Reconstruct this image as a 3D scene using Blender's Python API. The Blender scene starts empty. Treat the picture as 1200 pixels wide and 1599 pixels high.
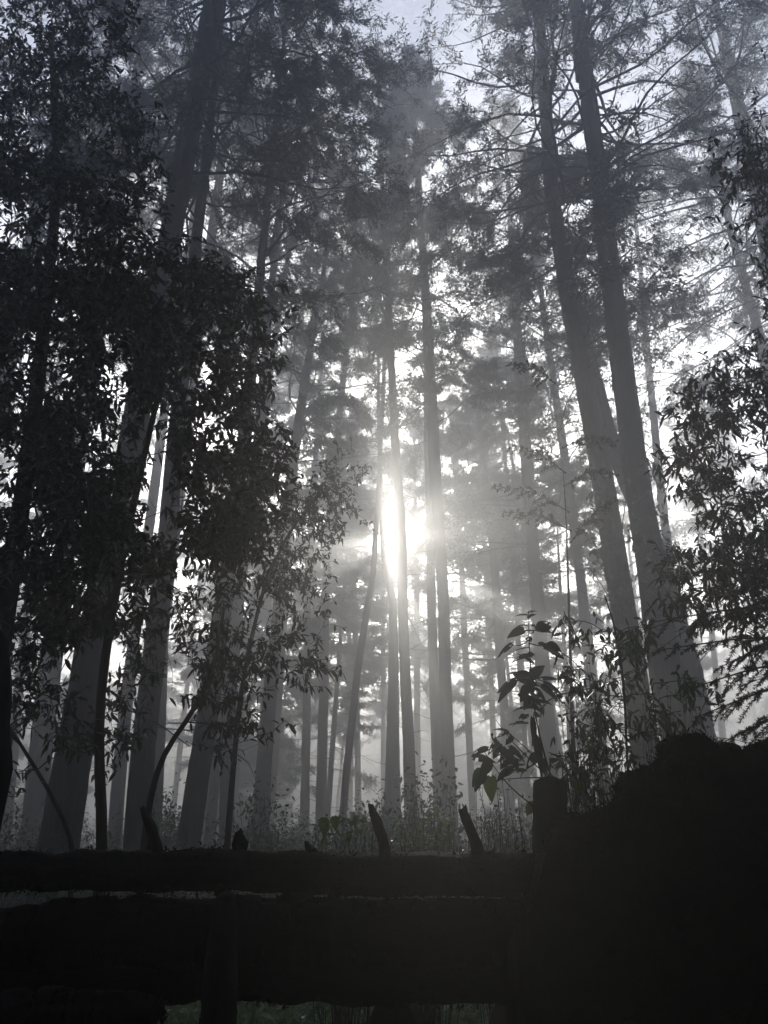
import bpy, math, random
import numpy as np
from mathutils import Vector

random.seed(7)
RNG = np.random.default_rng(11)
R = math.radians
SC = bpy.context.scene
COL = SC.collection

# ------------------------------------------------------------------ camera
PITCH = R(25.8); FPX = 1178.0; EYE = np.array([0.0, 0.0, 1.5])
cam = bpy.data.objects.new('camera', bpy.data.cameras.new('camera'))
COL.objects.link(cam); SC.camera = cam
cam.data.sensor_fit = 'HORIZONTAL'; cam.data.sensor_width = 36
cam.data.lens = 36 * FPX / 1200
cam.data.clip_start = 0.05; cam.data.clip_end = 4000
cam.location = EYE; cam.rotation_euler = (R(90) + PITCH, 0, 0)

# ------------------------------------------------------------------ light
SUN_EL, SUN_AZ = R(23.6), R(0.35)          # azimuth measured from +Y towards +X
world = bpy.data.worlds.new('World'); SC.world = world; world.use_nodes = True
wn = world.node_tree.nodes; wl = world.node_tree.links
sky = wn.new('ShaderNodeTexSky'); sky.sky_type = 'NISHITA'
sky.sun_disc = True; sky.sun_size = R(1.6); sky.sun_intensity = 0.02   # only so that the sun itself is seen
sky.sun_elevation = SUN_EL; sky.sun_rotation = SUN_AZ
sky.altitude = 2600; sky.air_density = 0.6; sky.dust_density = 2.0; sky.ozone_density = 1.0
wl.new(sky.outputs[0], wn['Background'].inputs[0])
wn['Background'].inputs[1].default_value = 0.10
sd = bpy.data.lights.new('sun', 'SUN'); sd.energy = 5.0; sd.angle = R(0.5); sd.color = (1, 0.94, 0.85)
so = bpy.data.objects.new('sun', sd); COL.objects.link(so)
sdir = Vector((math.sin(SUN_AZ) * math.cos(SUN_EL), math.cos(SUN_AZ) * math.cos(SUN_EL), math.sin(SUN_EL)))
so.rotation_euler = sdir.to_track_quat('Z', 'Y').to_euler()
SUND = np.array(sdir)

SC.view_settings.view_transform = 'Standard'; SC.view_settings.look = 'None'
SC.view_settings.exposure = 1.85; SC.view_settings.gamma = 1.0
SC.render.engine = 'CYCLES'
cy = SC.cycles
cy.use_denoising = True
cy.max_bounces = 5; cy.diffuse_bounces = 2; cy.glossy_bounces = 2; cy.transmission_bounces = 2
cy.volume_bounces = 1; cy.transparent_max_bounces = 4
cy.sample_clamp_indirect = 4.0
cy.caustics_reflective = False; cy.caustics_refractive = False

# ------------------------------------------------------------------ helpers
cP, sP = math.cos(PITCH), math.sin(PITCH)
def ray(px, py):
    """direction (per unit of camera depth) of a pixel of the 1200x1599 photo"""
    x = (px - 600) / FPX; y = (800 - py) / FPX
    return np.array([x, cP - y * sP, sP + y * cP])
def at(px, py, Y):
    d = ray(px, py); return EYE + d * (Y / d[1])
def perpx(px, py, Y):
    """metres per photo pixel there"""
    return (Y / ray(px, py)[1]) / FPX
def nrm(v):
    return v / np.maximum(np.linalg.norm(v, axis=-1, keepdims=True), 1e-9)

class Acc:
    def __init__(s): s.v = []; s.q = []; s.t = []; s.n = 0
    def add(s, v, q=None, t=None):
        v = np.asarray(v, float).reshape(-1, 3)
        if q is not None and len(q): s.q.append(np.asarray(q, np.int64) + s.n)
        if t is not None and len(t): s.t.append(np.asarray(t, np.int64) + s.n)
        s.v.append(v); s.n += len(v); return s
    def merge(s, o, off=(0, 0, 0)):
        if o.n == 0: return s
        V = np.concatenate(o.v) + np.asarray(off)
        s.add(V, np.concatenate(o.q) if o.q else None, np.concatenate(o.t) if o.t else None); return s
    def filt(s, keep):
        """drop quads whose first vertex fails keep(V)"""
        V = np.concatenate(s.v); k = keep(V)
        if s.q: q = np.concatenate(s.q); s.q = [q[k[q[:, 0]]]]
        if s.t: t = np.concatenate(s.t); s.t = [t[k[t[:, 0]]]]
        s.v = [V]; return s
    def build(s, name, mat, parent=None, smooth=False, loc=(0, 0, 0)):
        V = np.concatenate(s.v) - np.asarray(loc)
        q = np.concatenate(s.q) if s.q else np.zeros((0, 4), np.int64)
        t = np.concatenate(s.t) if s.t else np.zeros((0, 3), np.int64)
        me = bpy.data.meshes.new(name)
        me.vertices.add(len(V)); me.vertices.foreach_set('co', V.astype(np.float32).ravel())
        idx = np.concatenate([q.ravel(), t.ravel()]).astype(np.int32)
        me.loops.add(len(idx)); me.loops.foreach_set('vertex_index', idx)
        st = np.concatenate([np.arange(len(q)) * 4, len(q) * 4 + np.arange(len(t)) * 3]).astype(np.int32)
        me.polygons.add(len(st)); me.polygons.foreach_set('loop_start', st)
        me.update(calc_edges=True)
        if smooth: me.polygons.foreach_set('use_smooth', np.ones(len(st), bool))
        me.materials.append(mat)
        o = bpy.data.objects.new(name, me); COL.objects.link(o)
        if parent is not None: o.parent = parent
        else: o.location = loc
        return o

def tag(o, label, cat, group=None, kind=None):
    if label: o['label'] = label
    if cat: o['category'] = cat
    if group: o['group'] = group
    if kind: o['kind'] = kind
    return o
def thing(name, label, cat, loc, group=None):
    o = bpy.data.objects.new(name, None); COL.objects.link(o); o.location = tuple(loc)
    o.empty_display_size = 0.2
    return tag(o, label, cat, group)

def tube(P, rad, sides=10, rough=0.0, cap=True, seed=0, squash=None):
    """one tube through the points P; rough = relative radius noise"""
    P = np.asarray(P, float); K = len(P); rad = np.broadcast_to(np.asarray(rad, float), (K,))
    T = nrm(np.gradient(P, axis=0))
    ref = np.array([0, 0, 1.0]) if abs(T[:, 2]).mean() < 0.8 else np.array([0, 1.0, 0])
    A = nrm(np.cross(T, ref)); B = np.cross(T, A)
    th = np.linspace(0, 2 * np.pi, sides, endpoint=False)
    rr = np.ones((K, sides))
    if rough:
        g = np.random.default_rng(seed)
        rr += rough * g.standard_normal((K, sides)) * 0.5
        if sides >= 26:
            rr += .022 * np.sin(th * 8 + g.uniform(0, 6) + np.cumsum(g.normal(0, .12, K))[:, None]) + .018 * np.sin(th * 12 + np.cumsum(g.normal(0, .15, K))[:, None])
        rr += rough * np.sin(th * 3 + g.uniform(0, 6) + np.linspace(0, 4, K)[:, None])
        rr += rough * 0.8 * np.sin(th * 5 + g.uniform(0, 6) - np.linspace(0, 7, K)[:, None])
    V = P[:, None] + (rad[:, None] * rr)[..., None] * (np.cos(th)[None, :, None] * A[:, None] + np.sin(th)[None, :, None] * B[:, None])
    i = np.arange(K - 1)[:, None] * sides; j = np.arange(sides)[None]; j2 = (j + 1) % sides
    q = np.stack([i + j, i + j2, i + sides + j2, i + sides + j], -1).reshape(-1, 4)
    a = Acc(); V = V.reshape(-1, 3)
    if cap:
        n = len(V); V = np.vstack([V, P[0], P[-1]])
        e = (K - 1) * sides
        t = [[n, (k + 1) % sides, k] for k in range(sides)] + [[n + 1, e + k, e + (k + 1) % sides] for k in range(sides)]
        a.add(V, q, t)
    else: a.add(V, q)
    return a

def tubes(P, rad, sides=3):
    """many tubes: P (B,K,3), rad (B,K)"""
    B_, K, _ = P.shape
    T = nrm(np.gradient(P, axis=1))
    ref = np.tile(np.array([0.13, 0.21, 0.97]), (B_, K, 1))
    A = nrm(np.cross(T, ref)); B = np.cross(T, A)
    th = np.linspace(0, 2 * np.pi, sides, endpoint=False)
    V = P[:, :, None] + rad[:, :, None, None] * (np.cos(th)[:, None] * A[:, :, None] + np.sin(th)[:, None] * B[:, :, None])
    b = np.arange(B_)[:, None, None] * K * sides; i = np.arange(K - 1)[None, :, None] * sides; j = np.arange(sides)[None, None]
    j2 = (j + 1) % sides; o = b + i
    q = np.stack([o + j, o + j2, o + sides + j2, o + sides + j], -1).reshape(-1, 4)
    return Acc().add(V.reshape(-1, 3), q)

def blades(C, D, L, W, g):
    """flat pointed needles/sprays: centre base C, direction D, length, width -> one rhombus each"""
    D = nrm(D); S = nrm(np.cross(D, g.standard_normal(D.shape)))
    L = L[:, None]; W = W[:, None]
    V = np.stack([C, C + D * L * .45 + S * W * .5, C + D * L, C + D * L * .45 - S * W * .5], 1)
    n = len(C)
    return Acc().add(V.reshape(-1, 3), np.arange(n * 4).reshape(n, 4))

def leaves(C, D, L, W, g, droop=0.22, up=None):
    """broad pointed leaves, folded on the midrib and curved: 8 vertices each"""
    D = nrm(D); n = len(C)
    if up is None: up = nrm(np.array([0, 0, 1.0]) + 0.55 * g.standard_normal((n, 3)))
    S = nrm(np.cross(D, up)); U = np.cross(S, D)
    L = L[:, None]; W = W[:, None]
    dz = np.array([0, 0, -1.0])
    def mid(t): return C + D * L * t + dz * (L * droop * t * t)
    def side(t, w, s): return mid(t) + S * (W * w * .5 * s) + U * (W * w * .16)
    V = np.stack([mid(0), side(.3, .92, 1), mid(.3), side(.3, .92, -1), side(.65, .85, 1), mid(.65), side(.65, .85, -1), mid(1)], 1)
    o = np.arange(n)[:, None] * 8
    q = np.concatenate([o + np.array([[1, 4, 5, 2]]), o + np.array([[2, 5, 6, 3]])])
    t = np.concatenate([o + np.array([[0, 1, 2]]), o + np.array([[0, 2, 3]]), o + np.array([[4, 7, 5]]), o + np.array([[5, 7, 6]])])
    return Acc().add(V.reshape(-1, 3), q, t)

# ------------------------------------------------------------------ materials
def new_mat(name):
    m = bpy.data.materials.new(name); m.use_nodes = True
    return m, m.node_tree.nodes, m.node_tree.links, m.node_tree.nodes['Principled BSDF']
def mottled(name, c1, c2, scale=6, rough=0.85, bump=0.5, stretch=(1, 1, 1), spec=0.3, dist=0.03, coords='Object'):
    m, n, l, b = new_mat(name)
    tc = n.new('ShaderNodeTexCoord'); mp = n.new('ShaderNodeMapping'); mp.inputs['Scale'].default_value = stretch
    nz = n.new('ShaderNodeTexNoise'); nz.inputs['Scale'].default_value = scale; nz.inputs['Detail'].default_value = 8
    nz.inputs['Roughness'].default_value = .65
    cr = n.new('ShaderNodeValToRGB'); cr.color_ramp.elements[0].color = (*c1, 1); cr.color_ramp.elements[1].color = (*c2, 1)
    cr.color_ramp.elements[0].position = .35; cr.color_ramp.elements[1].position = .65
    bp = n.new('ShaderNodeBump'); bp.inputs['Strength'].default_value = bump; bp.inputs['Distance'].default_value = dist
    l.new(tc.outputs[coords], mp.inputs[0]); l.new(mp.outputs[0], nz.inputs['Vector'])
    l.new(nz.outputs['Fac'], cr.inputs[0]); l.new(cr.outputs[0], b.inputs['Base Color'])
    l.new(nz.outputs['Fac'], bp.inputs['Height']); l.new(bp.outputs[0], b.inputs['Normal'])
    b.inputs['Roughness'].default_value = rough; b.inputs['Specular IOR Level'].default_value = spec
    return m
def leafmat(name, c1, c2, rough=0.4, spec=0.5, trans=0.0):
    m, n, l, b = new_mat(name)
    g = n.new('ShaderNodeNewGeometry'); cr = n.new('ShaderNodeValToRGB')
    cr.color_ramp.elements[0].color = (*c1, 1); cr.color_ramp.elements[1].color = (*c2, 1)
    l.new(g.outputs['Random Per Island'], cr.inputs[0]); l.new(cr.outputs[0], b.inputs['Base Color'])
    b.inputs['Roughness'].default_value = rough; b.inputs['Specular IOR Level'].default_value = spec
    if trans:
        t = n.new('ShaderNodeBsdfTranslucent'); mx = n.new('ShaderNodeMixShader'); mx.inputs[0].default_value = trans
        l.new(cr.outputs[0], t.inputs[0]); l.new(b.outputs[0], mx.inputs[1]); l.new(t.outputs[0], mx.inputs[2])
        l.new(mx.outputs[0], n['Material Output'].inputs['Surface'])
    return m
M = {}
M['bark'] = mottled('bark', (.018, .015, .013), (.055, .047, .040), 9, .9, .9, (1, 1, .18), .2, .05)
M['bark_pale'] = mottled('bark_pale', (.03, .028, .025), (.09, .085, .078), 9, .9, .9, (1, 1, .2), .2, .04)
M['limb'] = mottled('limb', (.02, .017, .014), (.045, .04, .034), 12, .9, .3)
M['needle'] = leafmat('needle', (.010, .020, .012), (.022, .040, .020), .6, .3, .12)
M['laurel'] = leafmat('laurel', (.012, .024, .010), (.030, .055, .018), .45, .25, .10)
M['shrub'] = leafmat('shrub', (.02, .04, .015), (.05, .085, .03), .35, .5, .3)
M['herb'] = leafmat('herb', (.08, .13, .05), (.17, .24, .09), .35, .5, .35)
M['yellow'] = leafmat('yellow_leaf', (.10, .14, .03), (.17, .20, .05), .5, .3, .45)
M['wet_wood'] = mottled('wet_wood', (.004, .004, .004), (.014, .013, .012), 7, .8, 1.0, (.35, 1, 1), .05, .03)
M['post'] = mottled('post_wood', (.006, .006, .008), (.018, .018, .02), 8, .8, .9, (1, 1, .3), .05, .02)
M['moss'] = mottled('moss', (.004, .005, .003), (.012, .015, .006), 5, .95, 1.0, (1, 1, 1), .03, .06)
M['soil'] = mottled('soil', (.012, .010, .008), (.04, .036, .025), 1.4, .95, .8, (1, 1, 1), .15, .1)

# ------------------------------------------------------------------ ground
def ground_z(x, y):
    return 0.12 * np.sin(x * .31 + 1) * np.cos(y * .23) + .07 * np.sin(x * .9 + y * .7)
gx = np.concatenate([np.linspace(-600, -60, 8), np.linspace(-50, 50, 60), np.linspace(60, 600, 8)])
gy = np.concatenate([np.linspace(-120, -20, 5), np.linspace(-15, 120, 90), np.linspace(140, 790, 8)])
GX, GY = np.meshgrid(gx, gy); GZ = ground_z(GX, GY) * np.clip((120 - np.hypot(GX, GY)) / 40, 0, 1)
nx, ny = len(gx), len(gy)
ii = (np.arange(ny - 1)[:, None] * nx + np.arange(nx - 1)[None]).ravel()
gq = np.stack([ii, ii + 1, ii + nx + 1, ii + nx], 1)
tag(Acc().add(np.stack([GX, GY, GZ], -1), gq).build('ground', M['soil'], smooth=True), 'dark forest floor of soil and leaf litter', None, kind='structure')

# ------------------------------------------------------------------ conifers
def interp(path, n):
    """smooth resample of a polyline by arc length"""
    P = np.asarray(path, float); d = np.r_[0, np.cumsum(np.linalg.norm(np.diff(P[:, :3], axis=0), axis=1))]
    u = np.linspace(0, d[-1], n)
    out = np.stack([np.interp(u, d, P[:, k]) for k in range(P.shape[1])], 1)
    for _ in range(2):
        o = out.copy(); o[1:-1] = (out[:-2] + 2 * out[1:-1] + out[2:]) / 4; out = o
    return out

SUNGAP = R(1.55)
def keep_gap(V, ang=SUNGAP):
    d = nrm(V - EYE); c = d @ SUND
    return c < math.cos(ang)

def crown(trunk, z0, g, nb=64, reach=3.6, leaf=0.16, lw=0.036, nl=44, droop=0.25, side=None, dens=1.0, pw=.85):
    """limbs and needle sprays for a trunk given as (n,4) x y z r; z0 = lowest branch height"""
    zt = trunk[-1, 2]; limbs = Acc(); fol = Acc()
    h = z0 + (zt - z0) * np.sort(g.uniform(0, 1, nb) ** pw)
    f = (h - z0) / (zt - z0)
    base = np.stack([np.interp(h, trunk[:, 2], trunk[:, k]) for k in range(3)], 1)
    br = np.interp(h, trunk[:, 2], trunk[:, 3])
    az = g.uniform(0, 2 * np.pi, nb) if side is None else g.normal(side, .9, nb)
    prof = (0.75 + .45 * np.sin(np.clip(f * 1.6, 0, 1) * np.pi)) * np.clip((1.02 - f) * 3.0, .22, 1)
    L = reach * prof * g.uniform(.55, 1.15, nb)
    slope = -0.15 + 0.75 * f + g.normal(0, .15, nb)
    K = 8; t = np.linspace(0, 1, K)
    out = np.stack([np.cos(az), np.sin(az), 0 * az], 1); sd_ = np.stack([-np.sin(az), np.cos(az), 0 * az], 1)
    wig = g.normal(0, .12, (nb, 1)) * t[None] ** 2 + .05 * np.sin(t[None] * 7 + g.uniform(0, 6, (nb, 1)))
    P = base[:, None] + out[:, None] * (L[:, None] * t)[..., None] + sd_[:, None] * (L[:, None] * wig)[..., None]
    curve = g.uniform(-.5, .45, nb)
    P[:, :, 2] += L[:, None] * (slope[:, None] * t + curve[:, None] * t ** 2 * .6)
    rad = (np.minimum(br * .35,   .014 + L * .008))[:, None] * (1 - t[None] * .85)
    limbs.merge(tubes(P, rad, 4))
    # dead snags below the crown
    nd = 16; hd = g.uniform(max(2.5, z0 * .25), z0 + 2, nd); ad = g.uniform(0, 6.28, nd); Ld = g.uniform(.4, 3.0, nd) ** 1.3
    bd = np.stack([np.interp(hd, trunk[:, 2], trunk[:, k_]) for k_ in range(3)], 1); t5 = np.linspace(0, 1, 6)
    od = np.stack([np.cos(ad), np.sin(ad), g.normal(-.1, .35, nd)], 1)
    Pd = bd[:, None] + od[:, None] * (Ld[:, None] * t5)[..., None] + g.normal(0, .05, (nd, 6, 3)) * t5[None, :, None]
    Pd[:, :, 2] += (g.uniform(-.5, .5, nd) * Ld)[:, None] * t5 ** 2
    limbs.merge(tubes(Pd, (.012 + .006 * Ld)[:, None] * (1 - .8 * t5)[None], 4))
    # secondary twigs
    nt = 13
    tt = g.uniform(.22, 1, (nb, nt)) ** .8
    bare = g.uniform(0, 1, (nb, 1)) > (0.85 - 0.0 * f[:, None])
    hasleaf = ~(bare | (tt < .28 + .25 * (1 - f[:, None])))
    k = np.clip((tt * (K - 1)).astype(int), 0, K - 2); fr = (tt * (K - 1) - k)[..., None]
    bi = np.arange(nb)[:, None]
    B0 = P[bi, k] * (1 - fr) + P[bi, k + 1] * fr
    Tn = nrm(P[bi, k + 1] - P[bi, k])
    sgn = g.choice([-1, 1], (nb, nt))[..., None]
    Dt = nrm(Tn * .8 + sd_[:, None] * sgn * g.uniform(.4, 1.3, (nb, nt, 1)) + g.normal(0, .25, (nb, nt, 3)))
    Lt = L[:, None] * .30 * (1.15 - tt * .5) * g.uniform(.5, 1.2, (nb, nt))
    Lt = np.clip(Lt, .25, 2.5)
    tk = np.linspace(0, 1, 4)
    Q = B0[:, :, None] + Dt[:, :, None] * (Lt[..., None] * tk)[..., None]
    Q[..., 2] -= droop * Lt[..., None] * tk ** 2
    Qf = Q.reshape(-1, 4, 3); hl = hasleaf.reshape(-1)
    limbs.merge(tubes(Qf, np.tile(np.array([.011, .009, .006, .003]), (len(Qf), 1)), 3))
    # needle sprays
    Qs = Qf[hl]; Ls = Lt.reshape(-1)[hl]; n = len(Qs)
    Qs = np.repeat(Qs, nl, 0); N = len(Qs)
    u = g.uniform(.05, 1, N) * 3; k = np.clip(u.astype(int), 0, 2); fr = (u - k)[:, None]
    a = np.arange(N); C = Qs[a, k] * (1 - fr) + Qs[a, k + 1] * fr
    D = nrm(Qs[:, 3] - Qs[:, 0])
    C = C + g.normal(0, .07 * leaf / .16, (N, 3))
    DD = D * .7 + g.normal(0, .6, (N, 3)); DD[:, 2] -= droop * 1.4
    m = g.uniform(0, 1, N) < dens
    C, DD = C[m], DD[m]; N = len(C)
    fol.merge(blades(C, DD, leaf * g.uniform(.6, 1.5, N), lw * g.uniform(.7, 1.5, N), g))
    return limbs, fol

def trunk_path(pts, Y, top, dY=0.0):
    """pts: list of (px, py, width_px) from the base up, trunk standing Y metres in front; top: height of the tip"""
    W = []
    for i, (px, py, w) in enumerate(pts):
        yy = Y + dY * i
        p = at(px, py, yy); W.append([*p, w * perpx(px, py, yy) / 2])
    W = np.array(W)
    # down to the ground
    s = (W[0] - W[1]) / (W[0, 2] - W[1, 2])
    dz = W[0, 2] + .3
    b = W[0] - s * dz; b[3] = W[0, 3] * 1.12
    W = np.vstack([b, W])
    # up to the tip
    e = W[-1]
    if top > e[2] + .5:
        s = (W[-1] - W[-2]) / max(W[-1, 2] - W[-2, 2], .1)
        m = e + s * (top - e[2]) * .5; m[3] = e[3] * .55
        tp = e + s * (top - e[2]); tp[3] = .02
        tp[:2] = e[:2] + s[:2] * (top - e[2]) * .9
        W = np.vstack([W, m, tp])
    else: W[-1, 3] = .02
    return interp(W, 150)

KT = 2.0    # the tall trees are big ones: sizes below are for trees half as far
def conifer(label, pts, Y, top, z0, seed, nb=64, reach=3.6, mat='bark', name='conifer_tree', group='tall conifers rising through the mist', dY=0, **kw):
    g = np.random.default_rng(seed)
    Y *= KT; top *= KT; z0 *= KT; reach *= KT; near = Y < 27; kw['leaf'] = kw.get('leaf', .105 if near else .15) * KT; kw['lw'] = kw.get('lw', .020 if near else .032) * KT
    kw['nl'] = kw.get('nl', 88 if near else 50)
    T = trunk_path(pts, Y, top, dY)
    T[:, 0] += np.convolve(g.normal(0, .05, len(T) + 8), np.ones(9) / 9, 'valid') * np.minimum(T[:, 3] * 6, 1)
    root = thing(name, label, 'tree', (T[0, 0], T[0, 1], 0), group)
    off = (T[0, 0], T[0, 1], 0)
    rr = T[:, 3] * (1 + .10 * np.exp(-np.clip(T[:, 2], 0, None) / 1.0))
    tube(T[:, :3], rr, 30, .035, seed=seed).build('trunk', M[mat], root, True, off)
    lim, fol = crown(T, z0, g, nb, reach, **kw)
    lim.filt(lambda V: keep_gap(V, R(1.2))); fol.filt(keep_gap)
    lim.build('limbs', M['limb'], root, False, off)
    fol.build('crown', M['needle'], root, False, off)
    return root

# (label, points base->up, Y, top height, lowest branch, seed, options)
TREES = [
 ('broad dark conifer trunk, thickest at the left, leaning right behind the dark shrubbery', [(92,1325,62),(143,1025,49),(155,960,46),(243,500,36),(330,20,30)], 8.6, 28, 9, 1, dict(nb=84, reach=3.0)),
 ('dark conifer trunk with a swollen foot just right of the thickest left trunk', [(214,1325,42),(223,1180,36),(241,1025,34),(256,900,31),(278,650,24),(303,420,18),(322,250,14)], 9.8, 27, 9.5, 2, dict(nb=100, reach=2.8)),
 ('grey conifer trunk half hidden close behind the swollen dark trunk', [(236,1320,30),(250,1000,24),(292,650,20),(340,300,13)], 21, 36, 15, 3, dict(nb=80)),
 ('slanting grey trunk with leafy sprays crossing it, third stout trunk from the left', [(292,1325,37),(327,1100,32),(348,950,28),(382,680,20),(405,450,15),(412,380,12)], 12, 26, 10.5, 4, dict(nb=100, reach=3.0)),
 ('thin grey trunk just right of the slanting leafy trunk', [(353,1325,24),(358,1100,21),(374,930,18),(400,700,14),(440,300,10)], 21, 36, 16, 5, dict(nb=76)),
 ('narrow pale trunk squeezed between the slanting leafy trunk and its thin neighbour', [(326,1325,18),(345,1130,15),(378,880,13),(420,600,10)], 25, 37, 17, 55, dict(nb=60)),
 ('smooth pale grey trunk standing clear left of the misty centre', [(404,1325,27),(420,1100,22),(435,950,18),(461,700,16),(476,600,13),(497,475,8)], 22, 28, 11, 6, dict(nb=76, reach=3.6)),
 ('misty grey trunk between the two darkest left trunks', [(178,1325,22),(198,1100,20),(216,950,16),(256,650,14),(300,350,10)], 22, 36, 16, 7, dict(nb=70)),
 ('wide pale misty trunk near the left edge of the view', [(46,1325,34),(78,1050,33),(130,650,24),(200,200,15)], 19, 37, 16, 8, dict(nb=80)),
 ('thin pale trunk at the far left edge beside the black stake', [(5,1325,18),(38,1000,14),(90,600,11),(150,200,8)], 26, 38, 17, 9, dict(nb=60)),
 ('crooked slim dark trunk leaning right, just left of the sun', [(536,1270,12),(557,1060,11),(575,942,10),(584,890,9),(589,800,8),(594,708,7),(599,600,6),(606,440,5)], 26, 31, 15, 11, dict(nb=50, reach=2.2)),
 ('pale trunk widening at its foot directly below the sun', [(612,1320,32),(614,1200,22),(615,1000,14),(613,942,12),(601,875,9),(595,800,7),(592,640,6)], 30, 33, 15, 12, dict(nb=40)),
 ('slim dark straight trunk whose edge cuts the sun disc', [(643,1290,21),(637,1150,18),(631,1000,16),(627,840,15),(617,680,13),(606,460,10),(599,330,8),(595,240,6)], 22, 35, 14.5, 13, dict(nb=70, reach=3.0)),
 ('straight dark trunk right of the sun, tallest of the central pair, with a rounded top', [(704,1300,25),(697,1100,20),(693,950,18),(678,700,18),(666,470,14),(655,330,11),(648,200,8)], 22, 34.5, 13, 14, dict(nb=140, reach=3.2, pw=.5, nl=150)),
 ('pale twin trunk touching the left side of the straight central trunk', [(686,1300,18),(683,1200,16),(674,950,14),(671,800,12),(666,600,9)], 27, 37, 16, 15, dict(nb=40)),
 ('grey trunk between the central pair and the two big slanting trunks', [(862,1300,30),(856,1150,26),(840,950,20),(821,700,17),(810,550,15),(800,380,11)], 25, 36, 10, 16, dict(nb=120, reach=3.8)),
 ('thinner grey trunk tucked left of the twin slanting giants', [(944,1250,22),(929,1100,20),(907,900,15),(880,700,13),(862,580,11),(838,400,7)], 28, 32, 11, 17, dict(nb=100, reach=3.4)),
 ('left one of the two big dark slanting trunks at the right', [(1018,1250,44),(990,1050,39),(965,900,37),(934,700,32),(895,500,27),(862,300,22),(845,50,16)], 13.8, 34, 11, 18, dict(nb=120, reach=3.6)),
 ('right one of the two big dark slanting trunks, the widest at the right', [(1078,1250,57),(1038,1050,48),(1020,900,43),(987,700,37),(962,500,33),(939,300,28),(906,50,22)], 12.8, 33, 12, 19, dict(nb=120, reach=3.8)),
 ('leaning grey trunk showing between the two big slanting trunks', [(1115,1230,40),(1080,1050,34),(1022,850,28),(958,700,25),(925,570,17)], 17, 22, 12, 20, dict(nb=70, reach=3)),
 ('thin pale trunk behind the leafy tree at the right', [(1085,1150,18),(1050,900,13),(1030,740,12),(1012,560,10),(1000,420,7)], 27, 36, 16, 21, dict(nb=70)),
 ('pale crooked trunk near the right edge high above the leaves', [(1290,1150,26),(1230,760,20),(1192,540,15),(1160,430,12),(1128,300,8)], 21, 33, 12, 22, dict(nb=90, reach=3.4)),
 ('very faint trunk left of centre, paler than its neighbours', [(476,1300,15),(482,900,10),(500,600,7)], 38, 40, 11, 23, dict(nb=90)),
 ('faint straight trunk left of centre below the hanging mossy bough', [(500,1325,17),(508,950,13),(516,800,12),(540,560,9)], 33, 40, 11, 24, dict(nb=110)),
 ('faint far trunk right of the central pair', [(796,1250,15),(770,850,12),(745,620,8)], 34, 24.5, 7, 25, dict(nb=110, reach=4.6)),
 ('pale far conifer glimpsed in the gap between the central pair', [(652,1250,11),(651,900,8),(648,650,6)], 49, 31, 11, 62, dict(nb=110, reach=4.2, leaf=.24, lw=.07, nl=30)),
 ('pale far conifer left of the sun with low feathery boughs', [(560,1250,10),(553,900,8),(548,650,6)], 46, 30, 11, 61, dict(nb=110, reach=4.2, leaf=.2, lw=.055, nl=36)),
 ('palest far conifer almost straight behind the sun', [(600,1250,9),(598,900,7),(596,650,5)], 66, 36, 13, 63, dict(nb=120, reach=5, leaf=.3, lw=.09, nl=30)),
 ('far conifer with feathery boughs behind the crooked slim trunk', [(545,1250,9),(546,900,7),(550,650,5)], 60, 35, 12, 65, dict(nb=120, reach=5, leaf=.3, lw=.09, nl=30)),
 ('far conifer filling the bright gap right of the central pair', [(738,1250,11),(722,900,9),(705,650,6)], 42, 29, 11, 67, dict(nb=120, reach=4.4, leaf=.22, lw=.065, nl=30)),
 ('far conifer standing behind the trunk between central pair and slanting giants', [(775,1250,10),(760,900,8),(742,650,6)], 50, 31, 11, 68, dict(nb=120, reach=4.6, leaf=.24, lw=.07, nl=30)),
 ('second faint far trunk right of the central pair, slimmer', [(826,1250,9),(802,880,7),(780,600,5)], 36, 36, 14, 26, dict(nb=60)),
]
for lab, pts, Y, top, z0, seed, kw in TREES:
    tr_ = conifer(lab, pts, Y, top, z0, seed, **kw)
    if seed == 6:      # the arched bough hung with moss
        gm = np.random.default_rng(66); Yb = Y * KT
        P = interp(np.array([at(470, 650, Yb), at(505, 622, Yb), at(535, 618, Yb), at(562, 632, Yb), at(575, 662, Yb)]), 24)
        b_ = tube(P, np.linspace(.12, .03, 24), 8, .1)
        k_ = gm.integers(3, 24, 2600); C = P[k_] + gm.normal(0, .16, (2600, 3)); D = gm.normal(0, .35, (2600, 3)) + [0, 0, -1.0]
        b_.merge(blades(C, D, gm.uniform(.2, .75, 2600), gm.uniform(.04, .1, 2600), gm))
        b_.build('mossy_bough', M['needle'], tr_, False, tuple(tr_.location))

# trees that fill the upper left and upper right, standing outside the frame or hidden by leaves
conifer('conifer beyond the left edge whose boughs hang into the top left corner', [(-170,1325,50),(-20,700,34),(90,200,20)], 15, 33, 10, 31, nb=110, reach=4.6)
conifer('conifer beyond the right edge whose boughs hang into the top right corner', [(1420,1325,46),(1270,700,34),(1150,150,18)], 16, 34, 13, 32, nb=100, reach=4.8)

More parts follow.
